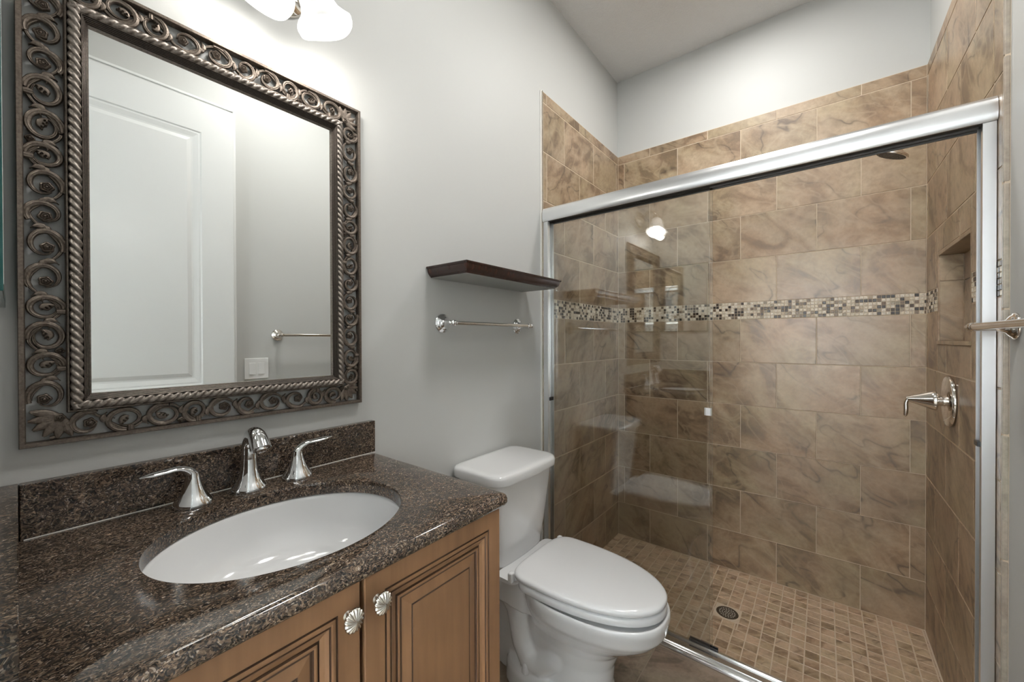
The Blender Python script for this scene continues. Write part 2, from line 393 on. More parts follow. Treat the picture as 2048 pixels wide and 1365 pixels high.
# right wall (with the niche opening)
YR = 1.606
mb = MB(); g0 = W+TG
for (a, b, c0, c1) in ((YR+.01, NY0, SF-.05, TOP), (NY1, D, SF-.05, TOP), (NY0, NY1, SF-.05, NZ0), (NY0, NY1, NZ1, TOP)): mb.box(g0, WP, a, b, c0, c1)
struct(mb.build('wall_right_grout', M_grout, None, 0))
mpr = lambda u, v, h: (W+TG-h, u, v)
Ar = [1.861, 2.2236, 2.57]; Br = [1.69, 2.0346, 2.4052]
nt = .012
sk = (NY0-nt, NY1+nt, NZ0-nt, NZ1+nt)
rows = [(z0, z1, (js if z0 > 2.44 or z0 < 2.4 else js)) for z0, z1, js in rowset(Ar, Br)]
rows += [(TOP, min(TOP+RH, 2.99), Ar)]
rows += [(TOP+RH, 2.99, Br)] if TOP+RH < 2.98 else []
def flipface(mb): mb.f = [tuple(reversed(f)) for f in mb.f]
# the right wall is tiled to the same height
rows = [r for r in rows if r[1] <= TOP+.001]
mb = MB(); tiles(mb, YR+.012, D, rows, mpr, .0055, 0, TG, sk); flipface(mb); struct(mb.build('wall_right_tile', M_tile, None, 0))
mb = MB(); mosaic(mb, YR+.012, D, mpr, 0, .002, sk); flipface(mb); struct(mb.build('wall_right_mosaic', M_mos, None, 0))
# bullnose column at the front edge of the tile
mb = MB()
for z0, z1 in [(SF+.1+i*.33, min(SF+.1+(i+1)*.33, TOP)) for i in range(8)]:
    if z1 > z0: mb.box(W-.001, WP, YR, YR+.011, z0+.0015, z1-.0015); mb.box(W-.001, WP-.002, YR+.0115, YR+.0115+.02, z0+.0015, z1-.0015) if False else None
struct(mb.build('trim_4', M_bull, None, 0, .003))
struct(box_obj('trim_5', M_grout, W+.001, WP, YR+.001, YR+.012, 0, TOP))
# niche lining: tiled pocket with a thin stone border
mb = MB()
mb.box(W, WP+ND-.004, NY1-.0015, NY1+nt, NZ0, NZ1); mb.box(W, WP+ND-.004, NY0-nt, NY0+.0015, NZ0, NZ1)
mb.box(W, WP+ND-.004, NY0-nt, NY1+nt, NZ1-.0015, NZ1+nt); mb.box(W-.003, WP+ND-.004, NY0-nt, NY1+nt, NZ0-nt, NZ0+.0015)
struct(mb.build('trim_6', M_tile, None, 0, .0015))
mb = MB()
js = [NY0+.18]
tiles(mb, NY0, NY1, [(NZ0, NZ0+.245, [NY0+.20]), (NZ0+.245, NZ1, [NY0+.20])], lambda u, v, h: (WP+ND-.006-h, u, v), .003, 0, .003); flipface(mb)
tiles(mb, W+.002, WP+ND-.01, [(NZ0, NZ0+.245, []), (NZ0+.245, NZ1, [])], lambda u, v, h: (u, NY1-.0015-h, v), .003, 0, .002)
struct(mb.build('niche_tile', M_tile, None, 0))
# baseboards
def baseboard(name, x0, x1, y0, y1, ax):
    mb = MB(); h = .13
    if ax == 'x': mb.box(x0, x1, y0, y1, 0, h-.018); s_ = 1 if x0 < .7 else -1; mb.box(x0 if s_ > 0 else x0+.005, x1-.005 if s_ > 0 else x1, y0, y1, h-.018, h)
    else: mb.box(x0, x1, y0, y1, 0, h)
    return struct(mb.build(name, M_trim, None, 0, .002))
baseboard('baseboard_left', 0, .013, .69, YL-.012, 'x')
baseboard('baseboard_right', WP-.013, WP, .80, YR-.002, 'x')

# open white panel door on the right wall, seen in the mirror
door = bpy.data.objects.new('door_1', None); COL.objects.link(door); door.location = (WP, YW, 0); struct(door)
def ring(mb, x, y0, y1, z0, z1, prof, mi=0, sgn=-1, X=None):
    # mitred rectangular moulding; prof = [(inset, height)], heights along sgn*x
    rs = []
    for d, h in prof: rs.append([(x+sgn*h, y0+d, z0+d), (x+sgn*h, y1-d, z0+d), (x+sgn*h, y1-d, z1-d), (x+sgn*h, y0+d, z1-d)])
    mis = mi if isinstance(mi, list) else [mi]*(len(prof)-1)
    b = len(mb.v)
    for r in rs: mb.v += r
    for i in range(len(rs)-1):
        for j in range(4):
            k = (j+1) % 4; q = (b+i*4+j, b+i*4+k, b+(i+1)*4+k, b+(i+1)*4+j)
            mb.face(q if sgn > 0 else q[::-1], mis[i])
PD = [(.115, .635, 1.02, 2.33), (.115, .635, .24, .84)]
lf, lb = -.062, -.028
mb = MB(); dy0, dy1, dz0, dz1 = 0, .775, .012, 2.49
mb.box(lf+.014, lb, dy0, dy1, dz0, dz1)
for q in ((dy0, .115, dz0, dz1), (.635, dy1, dz0, dz1), (.115, .635, dz0, .24), (.115, .635, .84, 1.02), (.115, .635, 2.33, dz1)): mb.box(lf, lf+.0135, *q)
for p in PD:
    ring(mb, lf, *p, [(0, .0), (.006, -.0035), (.013, -.0035), (.034, -.009), (.042, -.0095), (.060, -.0035)], 0)
    d = .060; b = len(mb.v); mb.v += [(lf+.0035, p[0]+d, p[2]+d), (lf+.0035, p[1]-d, p[2]+d), (lf+.0035, p[1]-d, p[3]-d), (lf+.0035, p[0]+d, p[3]-d)]; mb.face((b+3, b+2, b+1, b))
mb.build('door_leaf', M_trim, door, 0)
mb = MB()
mb.box(-.020, -.0005, .725, .800, 0, 2.455); mb.box(-.020, -.0005, 0, .800, 2.4551, 2.53); mb.box(-.0265, -.0201, .785, .797, 0, 2.515); mb.box(-.0265, -.0201, 0, .797, 2.5151, 2.527)
mb.build('door_casing', M_trim, door, 0, .002)

# ---------------------------------------------------------------- FILL LIGHT FITTINGS (added, unseen above the frame)
for nm, x, y, r, lb_ in (('fill_light', .95, .98, .17, 'wide round white fill light added in the ceiling in the middle of the bathroom'), ('fill_light', .80, 2.0, .115, 'small round white fill light added in the ceiling over the shower')):
    t_ = thing(nm, lb_, 'ceiling light', (x, y, CZ))
    MB().lathe([(r, 0), (r, -.006), (r-.012, -.010), (r-.016, -.006), (r-.016, 0)], (0, 0, 0)).build('trim_ring', M_trim, t_)
    MB().lathe([(r-.017, -.0005), (r-.017, -.004)], (0, 0, 0)).build('diffuser', M_diff, t_)

# ---------------------------------------------------------------- VANITY CABINET
CFX = .537; CY1 = .690; CZT = .868
cab = thing('vanity_cabinet', 'glazed maple vanity cabinet with two raised panel doors under the granite counter', 'cabinet', (.27, .34, 0))
def loc(mb, o): mb.v = [(a-o.location.x, b-o.location.y, c_-o.location.z) for a, b, c_ in mb.v]; return mb
mb = MB(); mb.box(.004, CFX-.02, YW+.004, CY1-.018, .09, CZT-.17); mb.box(.004, CFX-.08, YW+.02, CY1-.03, 0, .09)
mb.box(.004, CFX-.02, CY1-.018, CY1, .0, CZT); mb.box(CFX-.04, CFX-.02, YW+.004, CY1, .09, CZT); mb.box(.004, .03, YW+.004, CY1, .09, CZT)
loc(mb, cab).build('body', M_cab, cab, 0, .001)
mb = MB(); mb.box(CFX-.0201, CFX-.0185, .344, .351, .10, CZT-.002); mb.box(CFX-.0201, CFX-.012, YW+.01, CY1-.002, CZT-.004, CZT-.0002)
loc(mb, cab).build('painted_gap_shade', M_glaze_shade, cab, 0)  # dark strips standing for shade in the door gap and under the slab
def cab_door(y0, y1, z0, z1):
    mb = MB(); G1 = 1
    prof = [(0, 0), (.0015, .0018), (.037, .0018), (.0382, -.001), (.0395, -.001), (.0405, .002), (.045, .0028), (.0475, .002), (.0485, -.0005), (.0495, -.0005), (.0505, .0012),
            (.056, -.0020), (.0625, -.0045), (.0635, -.007), (.0648, -.007), (.0660, -.0030), (.0685, -.0022), (.0710, -.0030), (.072, -.0065), (.0732, -.0065),
            (.076, -.0058), (.0945, -.0018), (.0955, -.0026), (.0967, -.0026), (.0975, -.0012)]
    mis = [0, 0, 1, 1, 1, 0, 0, 1, 1, 1, 0, 0, 1, 1, 1, 0, 0, 1, 1, 1, 0, 1, 1, 1]
    ring(mb, CFX, y0, y1, z0, z1, prof, mis, 1)
    d = .0975; x = CFX-.0012
    b = len(mb.v); mb.v += [(x, y0+d, z0+d), (x, y1-d, z0+d), (x, y1-d, z1-d), (x, y0+d, z1-d)]; mb.face((b, b+1, b+2, b+3), 0)
    # edges and back
    for (a, bb, c0, c1) in ((y0, y0+.0001, z0, z1),): pass
    b = len(mb.v); xb = CFX-.0195
    mb.v += [(CFX, y0, z0), (CFX, y1, z0), (CFX, y1, z1), (CFX, y0, z1), (xb, y0, z0), (xb, y1, z0), (xb, y1, z1), (xb, y0, z1)]
    for q in ((0, 4, 5, 1), (1, 5, 6, 2), (2, 6, 7, 3), (3, 7, 4, 0), (4, 7, 6, 5)): mb.face([b+i for i in q], 0)
    return mb
def knob(parent, y, z):
    mb = MB(); o = Vector((CFX, y, z))-parent.location
    mb.lathe([(.0075, 0), (.0075, .002), (.0048, .004), (.0045, .012), (.0075, .0155)], o, (1, 0, 0), 20)
    # oval-ish domed head with swirling flutes
    n = 96; rs = []
    for i, (r, h) in enumerate([(.0075, .0150), (.0150, .0165), (.0168, .0185), (.0172, .0200), (.0160, .0222), (.0135, .0240), (.0105, .0255), (.0075, .0266), (.0045, .0272), (.0018, .0275)]):
        ringp = []
        for j in range(n):
            a = 2*PI*j/n; am = .0 if i < 2 else min(1., (r/.0172))
            fl = math.cos(16*(a)+r*170); k = 1+.035*fl*am
            hh = h+.0012*fl*am
            ringp.append((o.x+hh, o.y+math.cos(a)*r*k*.93, o.z+math.sin(a)*r*k*1.08))
        rs.append(ringp)
    mb.rings(rs)
    return mb
for y0, y1, kx in ((.012, .3435, .3225), (.3515, CY1, .3735)):
    dr = loc(cab_door(y0, y1, .10, CZT-.003), cab).build('door', [M_cab, M_glaze_shade], cab, 0)
    kb = knob(cab, kx, .8195).build('knob', M_knob, dr, 50)
    kb['label'] = 'swirled satin metal knob'
# granite counter with the oval cut-out
SX, SY, SA, SB = .296, .340, .188, .2184
CT = .898
ct = thing('countertop', 'dark brown speckled granite counter with an oval sink cut-out', 'countertop', (.277, .345, CZT))
def slab():
    mb = MB(); x0, x1, y0, y1 = .0, .5555, YW, .7065; R = .014; N = 160
    cor = [math.atan2(yy-SY, xx-SX) for xx in (x0, x1) for yy in (y0, y1)]
    ang = sorted([2*PI*i/N-PI for i in range(N)]+[c_+d for c_ in cor for d in (-.02, -.01, 0, .01, .02)])
    outer = []
    for a in ang:
        dx, dy = math.cos(a), math.sin(a); ts = []
        if dx > 1e-9: ts.append((x1-SX)/dx)
        if dx < -1e-9: ts.append((x0-SX)/dx)
        if dy > 1e-9: ts.append((y1-SY)/dy)
        if dy < -1e-9: ts.append((y0-SY)/dy)
        t_ = min(ts); outer.append((SX+dx*t_, SY+dy*t_))
    def rr(p, ins):
        q = (min(max(p[0], x0+0), x1-R), min(max(p[1], y0), y1-R)); v = Vector((p[0]-q[0], p[1]-q[1]))
        if v.length < 1e-6: return p
        v = v.normalized()*(R-ins); return (q[0]+v.x, q[1]+v.y)
    rings_ = []
    def inner(k, z): return [(SX+math.cos(a)*SA*SB/math.hypot(SB*math.cos(a), SA*math.sin(a))*k, SY+math.sin(a)*SA*SB/math.hypot(SB*math.cos(a), SA*math.sin(a))*k, z) for a in ang]
    rings_.append(inner(1.0, CZT)); rings_.append(inner(1.0, CT-.0025)); rings_.append(inner(1.004, CT-.0007)); rings_.append(inner(1.012, CT))
    for ins, z in ((.0135, CT), (.009, CT-.0012), (.005, CT-.0035), (.002, CT-.0075), (0, CT-.013), (0, CZT+.010), (.002, CZT+.0055), (.005, CZT+.0025), (.009, CZT+.0005), (.0135, CZT)):
        rings_.append([(*rr(p, ins), z) for p in outer])
    rings_.append([(a, b, CZT) for a, b, _ in inner(1.0, 0)])
    mb.rings(rings_, False, False); mb.f = [tuple(reversed(f)) for f in mb.f]
    return mb
loc(slab(), ct).build('slab', M_gran, ct, 30)
ob = thing('backsplash', 'polished brown granite backsplash strip along the wall behind the faucet', 'backsplash', (.01, .35, CT+.001))
mb = MB(); mb.box(.0005, .0205, YW+.022, .7035, CT+.0005, .9962); loc(mb, ob).build('strip', M_gran, ob, 0, .0015)
mb = MB(); mb.box(.021, .0222, .012, .703, CT+.0003, CT+.0022)
o = loc(mb, ob).build('caulk_line', M_caulk, ob, 0)
ob2 = thing('side_splash', 'short granite side splash at the left end of the counter, beside the door wall', 'backsplash', (.28, YW+.01, CT+.001))
mb = MB(); b = [( .0005, YW+.0006), (.548, YW+.0006), (.548, .0032), (.0205, .0064), (.0005, .0064)]
mb.rings([[(x, y, CT+.0006) for x, y in b], [(x, y, .9962) for x, y in b]]); loc(mb, ob2).build('strip', M_gran, ob2, 0, .001)
# undermount sink
sk_ = thing('sink', 'white oval undermount sink set below the granite cut-out', 'sink', (SX, SY, CZT-.14))
mb = MB(); rs = []
prof = [(1.06, 0, 1), (1.06, -.006, 1), (1.045, -.03, 1)]
def el(k, z, kk=1.0): return [(SX-sk_.location.x+math.cos(2*PI*j/72)*SA*k, SY-sk_.location.y+math.sin(2*PI*j/72)*SB*k, z-sk_.location.z) for j in range(72)]
inn = [(1.09, CZT-.001), (1.02, CZT-.001), (1.005, CZT-.004), (1.0, CZT-.012), (.985, CZT-.04), (.95, CZT-.07), (.88, CZT-.098), (.76, CZT-.119), (.58, CZT-.132), (.36, CZT-.138), (.12, CZT-.140)]
rs = [el(k, z) for k, z in inn]
mb.rings(rs, False, True)
outr = [(1.09, CZT-.001), (1.09, CZT-.012), (1.045, CZT-.02), (1.02, CZT-.05), (.97, CZT-.085), (.88, CZT-.110), (.74, CZT-.130), (.5, CZT-.146), (.12, CZT-.150)]
mb.rings([el(k, z) for k, z in outr], False, True)
for f in range(len(mb.f)): mb.f[f] = mb.f[f] if f >= 72*10+1 else tuple(reversed(mb.f[f]))
mb.build('basin', M_porc, sk_, 60)
MB().lathe([(.006, 0), (.022, .0015), (.024, .0035), (.021, .0045), (.014, .003), (.012, .0005)], (0, 0, .0005)).build('drain', M_chrome, sk_)

# ---------------------------------------------------------------- FAUCET
FX, FY = .057, .3465
fa = thing('faucet', 'chrome widespread faucet with an arched spout and two lever handles on granite', 'faucet', (FX, FY, CT))
mb = MB()
mb.lathe([(.0355, 0), (.0362, .003), (.0345, .008), (.0285, .016), (.0225, .028), (.0188, .044), (.0168, .060), (.0160, .072)], (0, 0, .0005), n=40)
path = []; rad = []
for i in range(23):
    f = i/22
    if f < .25: path.append((0, 0, .068+f*4*.032)); rad.append(.0160-.0010*f*4)
    else:
        g = (f-.25)/.75; a = g*PI*.80
        path.append((.036-.036*math.cos(a), 0, .100+.034*math.sin(a)-max(0, g-.78)*.02)); rad.append(.0150+.0052*g*g)
mb.sweep(path, rad, 24, up=(0, 1, 0))
e = Vector(path[-1])-Vector(path[-2]); e.normalize()
mb.lathe([(.0202, -.001), (.0212, .012), (.0195, .0125), (.0125, .0125), (.0120, .017), (.006, .017)], path[-1], tuple(e), 28)
mb.build('spout', M_chrome, fa, 50)
MB().lathe([(.0022, 0), (.0022, .05), (.0045, .052), (.0050, .058), (.003, .062)], (-.024, 0, .0), n=16).build('lift_rod', M_chrome, fa)
for sgn in (-1, 1):
    mb = MB(); oy = sgn*.107
    mb.lathe([(.0345, 0), (.0352, .003), (.0335, .008), (.0270, .017), (.0200, .031), (.0150, .047), (.0122, .061), (.0118, .066)], (.004, oy, .0005), n=36)
    hd = mb.build('handle', M_chrome, fa, 50)
    mb = MB(); pts = []; rd = []; fl = []
    for i in range(17):
        f = i/16
        pts.append((.004+.010*f*f, oy+sgn*(.0010+.085*f**1.5), .064+.018*math.sin(min(1, f*1.9)*PI/2)-.010*max(0, f-.45)+(.012 if sgn > 0 else .004)*f*f))
        rd.append(.0118-.0030*math.sin(min(f*2.2, 1)*PI/2)+.0050*math.sin(f*PI)*f); fl.append(max(.42, 1-1.1*f))
    rd[-1] = .003; rd[-2] = .0065
    mb.sweep(pts, rd, 18, up=(0, 0, 1), flat=fl)
    mb.build('lever', M_chrome, hd, 50)

# ---------------------------------------------------------------- WALL MIRROR with pierced scroll frame
MY0, MY1, MZ0, MZ1 = .0075, .6605, 1.0585, 1.9405
mi_ = thing('wall_mirror', 'large rectangular mirror in an ornate pierced pewter scroll frame above the sink', 'mirror', (0, (MY0+MY1)/2, MZ0))
def mloc(mb): return loc(mb, mi_)
def fring(mb, prof, mi=0): ring(mb, 0, MY0, MY1, MZ0, MZ1, prof, mi, 1)
mb = MB(); fring(mb, [(.0, .003), (.0, .017), (.0012, .0195), (.007, .0195), (.0085, .0175), (.0088, .003), (0, .003)]); mloc(mb).build('outer_border', M_pew, mi_, 40)
mb = MB(); fring(mb, [(.0565, .003), (.0565, .018), (.058, .021), (.060, .021), (.0618, .018), (.0625, .012), (.080, .012), (.080, .003), (.0565, .003)]); mloc(mb).build('inner_bead', M_pew, mi_, 40)
mb = MB(); pr = [(.0780, .012)]
for k in range(5):
    d = .0782+k*.0018; h = .0290-.0028*k
    pr += [(d, h-.0030), (d+.0003, h-.0002), (d+.0008, h+.0004), (d+.0013, h-.0002), (d+.0015, h-.0034)]
pr += [(.0885, .0150), (.0885, .008)]
mis = [0]*(len(pr)-1)
for k in range(5): mis[1+5*k-1] = 1; mis[min(5*k+4, len(mis)-1)] = 1
fring(mb, pr, mis); mloc(mb).build('reeded_moulding', [M_reed, M_groove], mi_, 30)
# rope
mb = MB()
def rope(p0, p1, off=0.):
    P0, P1 = Vector(p0), Vector(p1); L = (P1-P0).length; n = int(L/.0012); dr = (P1-P0)/L
    a = Vector((1, 0, 0)); b = dr.cross(a); rs = []
    for i in range(n+1):
        s_ = L*i/n; rg = []
        for j in range(28):
            th = 2*PI*j/28; ph = (3*th+2*PI*s_/.0150+off); r = .0072*(1+.25*(abs(math.cos(ph/2))*2-1))
            rg.append(P0+dr*s_+a*math.cos(th)*r*1.05+b*math.sin(th)*r*1.08)
        rs.append(rg)
    mb.rings(rs)
ri = .0700; rx = .0235
rope((rx, MY0+ri, MZ0+ri-.006), (rx, MY0+ri, MZ1-ri+.006)); rope((rx, MY1-ri, MZ0+ri-.006), (rx, MY1-ri, MZ1-ri+.006), 1.)
rope((rx, MY0+ri-.006, MZ0+ri), (rx, MY1-ri+.006, MZ0+ri), 2.); rope((rx, MY0+ri-.006, MZ1-ri), (rx, MY1-ri+.006, MZ1-ri), 3.)
mloc(mb).build('rope_moulding', M_rope, mi_, 60)
# pierced scrollwork
mb = MB()
def strip(pts, wd, h=.0048, x=.0105):
    # half-round ribbon following 2D pts (y, z)
    n = len(pts); rs = []
    for i in range(n):
        a = pts[max(i-1, 0)]; b = pts[min(i+1, n-1)]; tx, ty = b[0]-a[0], b[1]-a[1]; l = math.hypot(tx, ty) or 1; nx, ny = -ty/l, tx/l
        w_ = wd[i] if hasattr(wd, '__len__') else wd
        rg = []
        for k in (( -1, 0), (-.92, .55), (-.62, .86), (-.28, .80), (0, .98), (.28, .80), (.62, .86), (.92, .55), (1, 0)):
            rg.append((x+k[1]*h*(.55+.45*min(1, w_/.004)), pts[i][0]+nx*k[0]*w_, pts[i][1]+ny*k[0]*w_))
        rg.append((x-.004, pts[i][0]+nx*.8*w_, pts[i][1]+ny*.8*w_)); rg.append((x-.004, pts[i][0]-nx*.8*w_, pts[i][1]-ny*.8*w_))
        rs.append(rg)
    mb.rings(rs)
def rosette(c, R, x=.0125, lob=5, ph=0.):
    rs = []; n = 30
    for r, h in ((1.0, -.004), (1.0, 0), (.93, .0022), (.72, .0030), (.60, .0012), (.50, .0030), (.34, .0042), (.25, .0024), (.16, .0046), (.02, .0052)):
        q = .09 if r > .55 else (.07 if r > .3 else 0)
        rs.append([(x+h, c[0]+math.cos(a)*R*r*(1-q+q*math.cos(lob*a+ph)), c[1]+math.sin(a)*R*r*(1-q+q*math.cos(lob*a+ph))) for a in [2*PI*j/n for j in range(n)]])
    mb.rings(rs)
def motif(T, k, L, var):
    # local frame: s along, t across in metres (0..BW); T maps (s,t)->(y,z)
    BW = .0475; m_ = BW/2; sg = 1 if k % 2 == 0 else -1; st = L/.047
    cs, ctt = L*.50, m_
    v = var % 4
    # volute: leaves the rail, swings round the lobe and thins towards the bud
    turns = (.92, 1.10, .84, 1.22)[v]; a0 = (-.62, -.50, -.70, -.55)[v]*PI
    pts = []; wd = []; N = 28; r0 = .0192
    for i in range(N+1):
        f = i/N; a = a0+f*2*PI*turns; r = r0*(1.10-.50*f**1.25)
        pts.append(T(cs+math.cos(a)*r*1.02*st, ctt+sg*math.sin(a)*r*1.08)); wd.append((.0022+.0034*math.sin(min(1, .18+f*.95)*PI)**.7)*(1-.25*f))
    strip(pts, wd, .0055, .0108)
    ae = a0+2*PI*turns; r = r0*.60
    ex, et = cs+math.cos(ae)*r*st, ctt+sg*math.sin(ae)*r*1.08
    # S-stem crossing the band to the next lobe
    pts = []; wd = []
    for i in range(17):
        f = i/16; s_ = cs-.006+f*(L+.004); t_ = ctt-sg*.0200*math.cos(f*PI)
        pts.append(T(s_, t_)); wd.append(.0034-.0010*math.sin(f*PI))
    strip(pts, wd, .0046, .0098)
    # bud: rosette, or a berry leaf on the end of the volute
    if v in (0, 2): rosette(T(cs+(ex-cs)*.35, ctt+(et-ctt)*.35), .0102, .0125, 5, var)
    else:
        pts = []; wd = []
        for i in range(10):
            f = i/9; pts.append(T(ex+(cs-ex)*1.5*f, et+(ctt-et)*1.5*f+sg*.004*math.sin(f*PI))); wd.append(.0012+.0062*math.sin(min(1, f*1.1)*PI)**.8)
        strip(pts, wd, .0050, .0112)
        for q in range(5): rosette(T(ex+(cs-ex)*(.35+.22*q), et+(ctt-et)*(.35+.22*q)+(.0018 if q % 2 else -.0018)), .0019, .0155, 3)
    # acanthus leaves at the crossing
    for q, (ls, ll, an) in enumerate(((.002, .019, .55), (.004, .015, 1.7), (-.004, .014, -.55))):
        if (var+q) % 2 == 1 and q: continue
        pts = []; wd = []
        for i in range(9):
            f = i/8; aa = an+f*1.1
            pts.append(T(cs+L/2+ls+math.cos(aa)*ll*f-.004, m_+sg*(math.sin(aa)*ll*f-.002))); wd.append(.0008+.0048*math.sin(min(1, f*1.2)*PI)**.8)
        strip(pts, wd, .0046, .0113)
    # collars tie the volutes to the rails, square blossoms sit between
    if v == 1: strip([T(cs-.005*st, m_-sg*.0235), T(cs-.005*st, m_-sg*.013)], .0055, .0062, .0110)
    if v == 3: rosette(T(cs-L*.46, m_+sg*.0165), .0068, .0120, 4, .7)
def run(T, length, n, v0):
    ws = [(1.12, .90, 1.02, .86, 1.10)[(k+v0) % 5] for k in range(n)]; tot = sum(ws); p = 0
    for k in range(n):
        L = length*ws[k]/tot; motif(lambda s_, t_, p=p: T(p+s_, t_), k, L, (v0+k)*5 % 7); p += L
o0 = .0088
LV = MZ1-MZ0-2*.058; LH = MY1-MY0-2*.058
run(lambda s_, t_: (MY0+o0+t_, MZ0+.058+s_), LV, 14, 0)
run(lambda s_, t_: (MY1-o0-t_, MZ1-.058-s_), LV, 14, 3)
run(lambda s_, t_: (MY0+.058+s_, MZ1-o0-t_), LH, 10, 1)
run(lambda s_, t_: (MY1-.058-s_, MZ0+o0+t_), LH, 10, 2)
for cy, sy in ((MY0+.030, 1), (MY1-.030, -1)):     # acanthus fans in the corners
    for cz, sz in ((MZ0+.030, 1), (MZ1-.030, -1)):
        for q in range(6):
            an = (-.35+q*.45)
            pts = [(cy+sy*(.020-math.cos(an)*.040*f), cz+sz*(.020-math.sin(an)*.040*f)) for f in [i/8 for i in range(9)]]
            strip(pts, [.002+.0062*math.sin(min(1, i/8*1.05)*PI)**.7 for i in range(9)], .0052, .0105)
        rosette((cy+sy*.018, cz+sz*.018), .0085, .0135, 5)
mloc(mb).build('scrollwork', M_pew, mi_, 60)
mb = MB(); g = .0885; mb.box(.006, .0085, MY0+g-.003, MY1-g+.003, MZ0+g-.003, MZ1-g+.003); mloc(mb).build('mirror_glass', M_mirror, mi_, 0)
mb = MB(); g = .062; mb.box(.001, .0055, MY0+g, MY1-g, MZ0+g, MZ1-g); mloc(mb).build('backing_board', M_dark, mi_, 0)

# frameless side mirror on the door wall
sm = thing('side_mirror', 'frameless mirror with a green glass edge on the wall at the far left', 'mirror', (.20, YW, 1.30))
mb = MB(); mb.box(.012, .387, YW+.001, -.0045, 1.306, 1.850); loc(mb, sm).build('glass_edge', M_teal, sm, 0, .0008)
mb = MB(); mb.box(.020, .379, -.0046, -.0041, 1.314, 1.842); loc(mb, sm).build('mirror_glass', M_mirror, sm, 0)

# ---------------------------------------------------------------- VANITY LIGHT
LY = .418; LZ = 2.155
vl = thing('vanity_light', 'two-arm wall light with lit white bell shades above the mirror', 'wall light', (0, LY, LZ))
mb = MB()
rs = []
for s_, x in ((1.0, 0), (1.0, .006), (.93, .012), (.80, .016), (.72, .022), (.35, .028), (.1, .030)):
    rs.append([(x+.001, math.cos(2*PI*j/48)*.085*s_, math.sin(2*PI*j/48)*.058*s_) for j in range(48)])
mb.rings(rs, True, True); mb.f = [f for f in mb.f]; mb.build('backplate', M_nickel, vl, 50)
SHP = [(.0185, 0), (.027, .004), (.0345, .014), (.0375, .030), (.0385, .048), (.0405, .064), (.0460, .080), (.0545, .093), (.0630, .102), (.0670, .106)]
for sgn, ap, ax, pw in ((1, (.145, .026, -.028), (.05, .45, -1), 1.2), (-1, (.120, -.026, -.008), (.05, -.35, -1), .95)):
    axv = Vector(ax).normalized(); apv = Vector(ap)
    mb = MB()
    pts = []
    for i in range(15):
        f = i/14; p = Vector((.02, sgn*.012, .0)).lerp(apv-axv*.022, f)+Vector((.35, sgn*.25, 1))*.055*math.sin(f*PI)*(1-f*.3); pts.append(p)
    mb.sweep(pts, .0055, 12)
    mb.lathe([(.008, -.034), (.015, -.030), (.0205, -.022), (.0215, -.004), (.0195, .006), (.012, .006)], apv, tuple(axv), 28)
    arm = mb.build('arm', M_nickel, vl, 50)
    mb = MB(); prof = SHP+[(.0650, .1145)]+[(r-.0028, h) for r, h in SHP[::-1]]
    n = 48; a = axv; u = a.orthogonal().normalized(); w_ = a.cross(u); rs = []
    for r, h in prof:
        rs.append([apv+a*(h+(.0035*math.cos(3*2*PI*j/n) if h > .09 else 0))+(u*math.cos(2*PI*j/n)+w_*math.sin(2*PI*j/n))*r for j in range(n)])
    mb.rings(rs, False, False); mb.build('lamp_shade', M_shade, arm, 60)
    c_ = apv+axv*.055
    MB().lathe([(.004, -.02), (.012, -.015), (.020, 0), (.023, .014), (.020, .027), (.011, .035), (.002, .038)], c_, tuple(axv), 24).build('bulb', M_bulb, arm, 60)
    L_ = lamp('bulb_glow', 'POINT', (0, 0, 0), pw, (1, .965, .92), shadow_soft_size=.03); L_.parent = vl; L_.location = apv+axv*.125

# ---------------------------------------------------------------- FLOATING SHELF
SH0, SH1, SHX = .924, 1.519, .204
sh = thing('wall_shelf', 'dark espresso wooden ledge shelf above the chrome towel bar', 'shelf', (0, (SH0+SH1)/2, 1.472))
mb = MB(); rs = []
for ins, z in ((.0205, 1.4725), (.0205, 1.4755), (.0170, 1.4760), (.0170, 1.4785), (.0150, 1.4790), (.0095, 1.4850), (.0065, 1.4920), (.0055, 1.5000), (.0055, 1.5020), (.0025, 1.5025), (.0010, 1.5040), (.0, 1.5060), (.0, 1.5090), (.0015, 1.5105)):
    rs.append([(.001, SH0+ins, z), (SHX-ins, SH0+ins, z), (SHX-ins, SH1-ins, z), (.001, SH1-ins, z)])
mb.rings(rs); loc(mb, sh).build('ledge', M_shelf, sh, 25)
mb = MB(); mb.box(.001, SHX-.0225, SH0+.0225, SH1-.0225, 1.4715, 1.4727); o = loc(mb, sh).build('underside', M_under, sh, 0); o['label'] = 'pale grey underside'

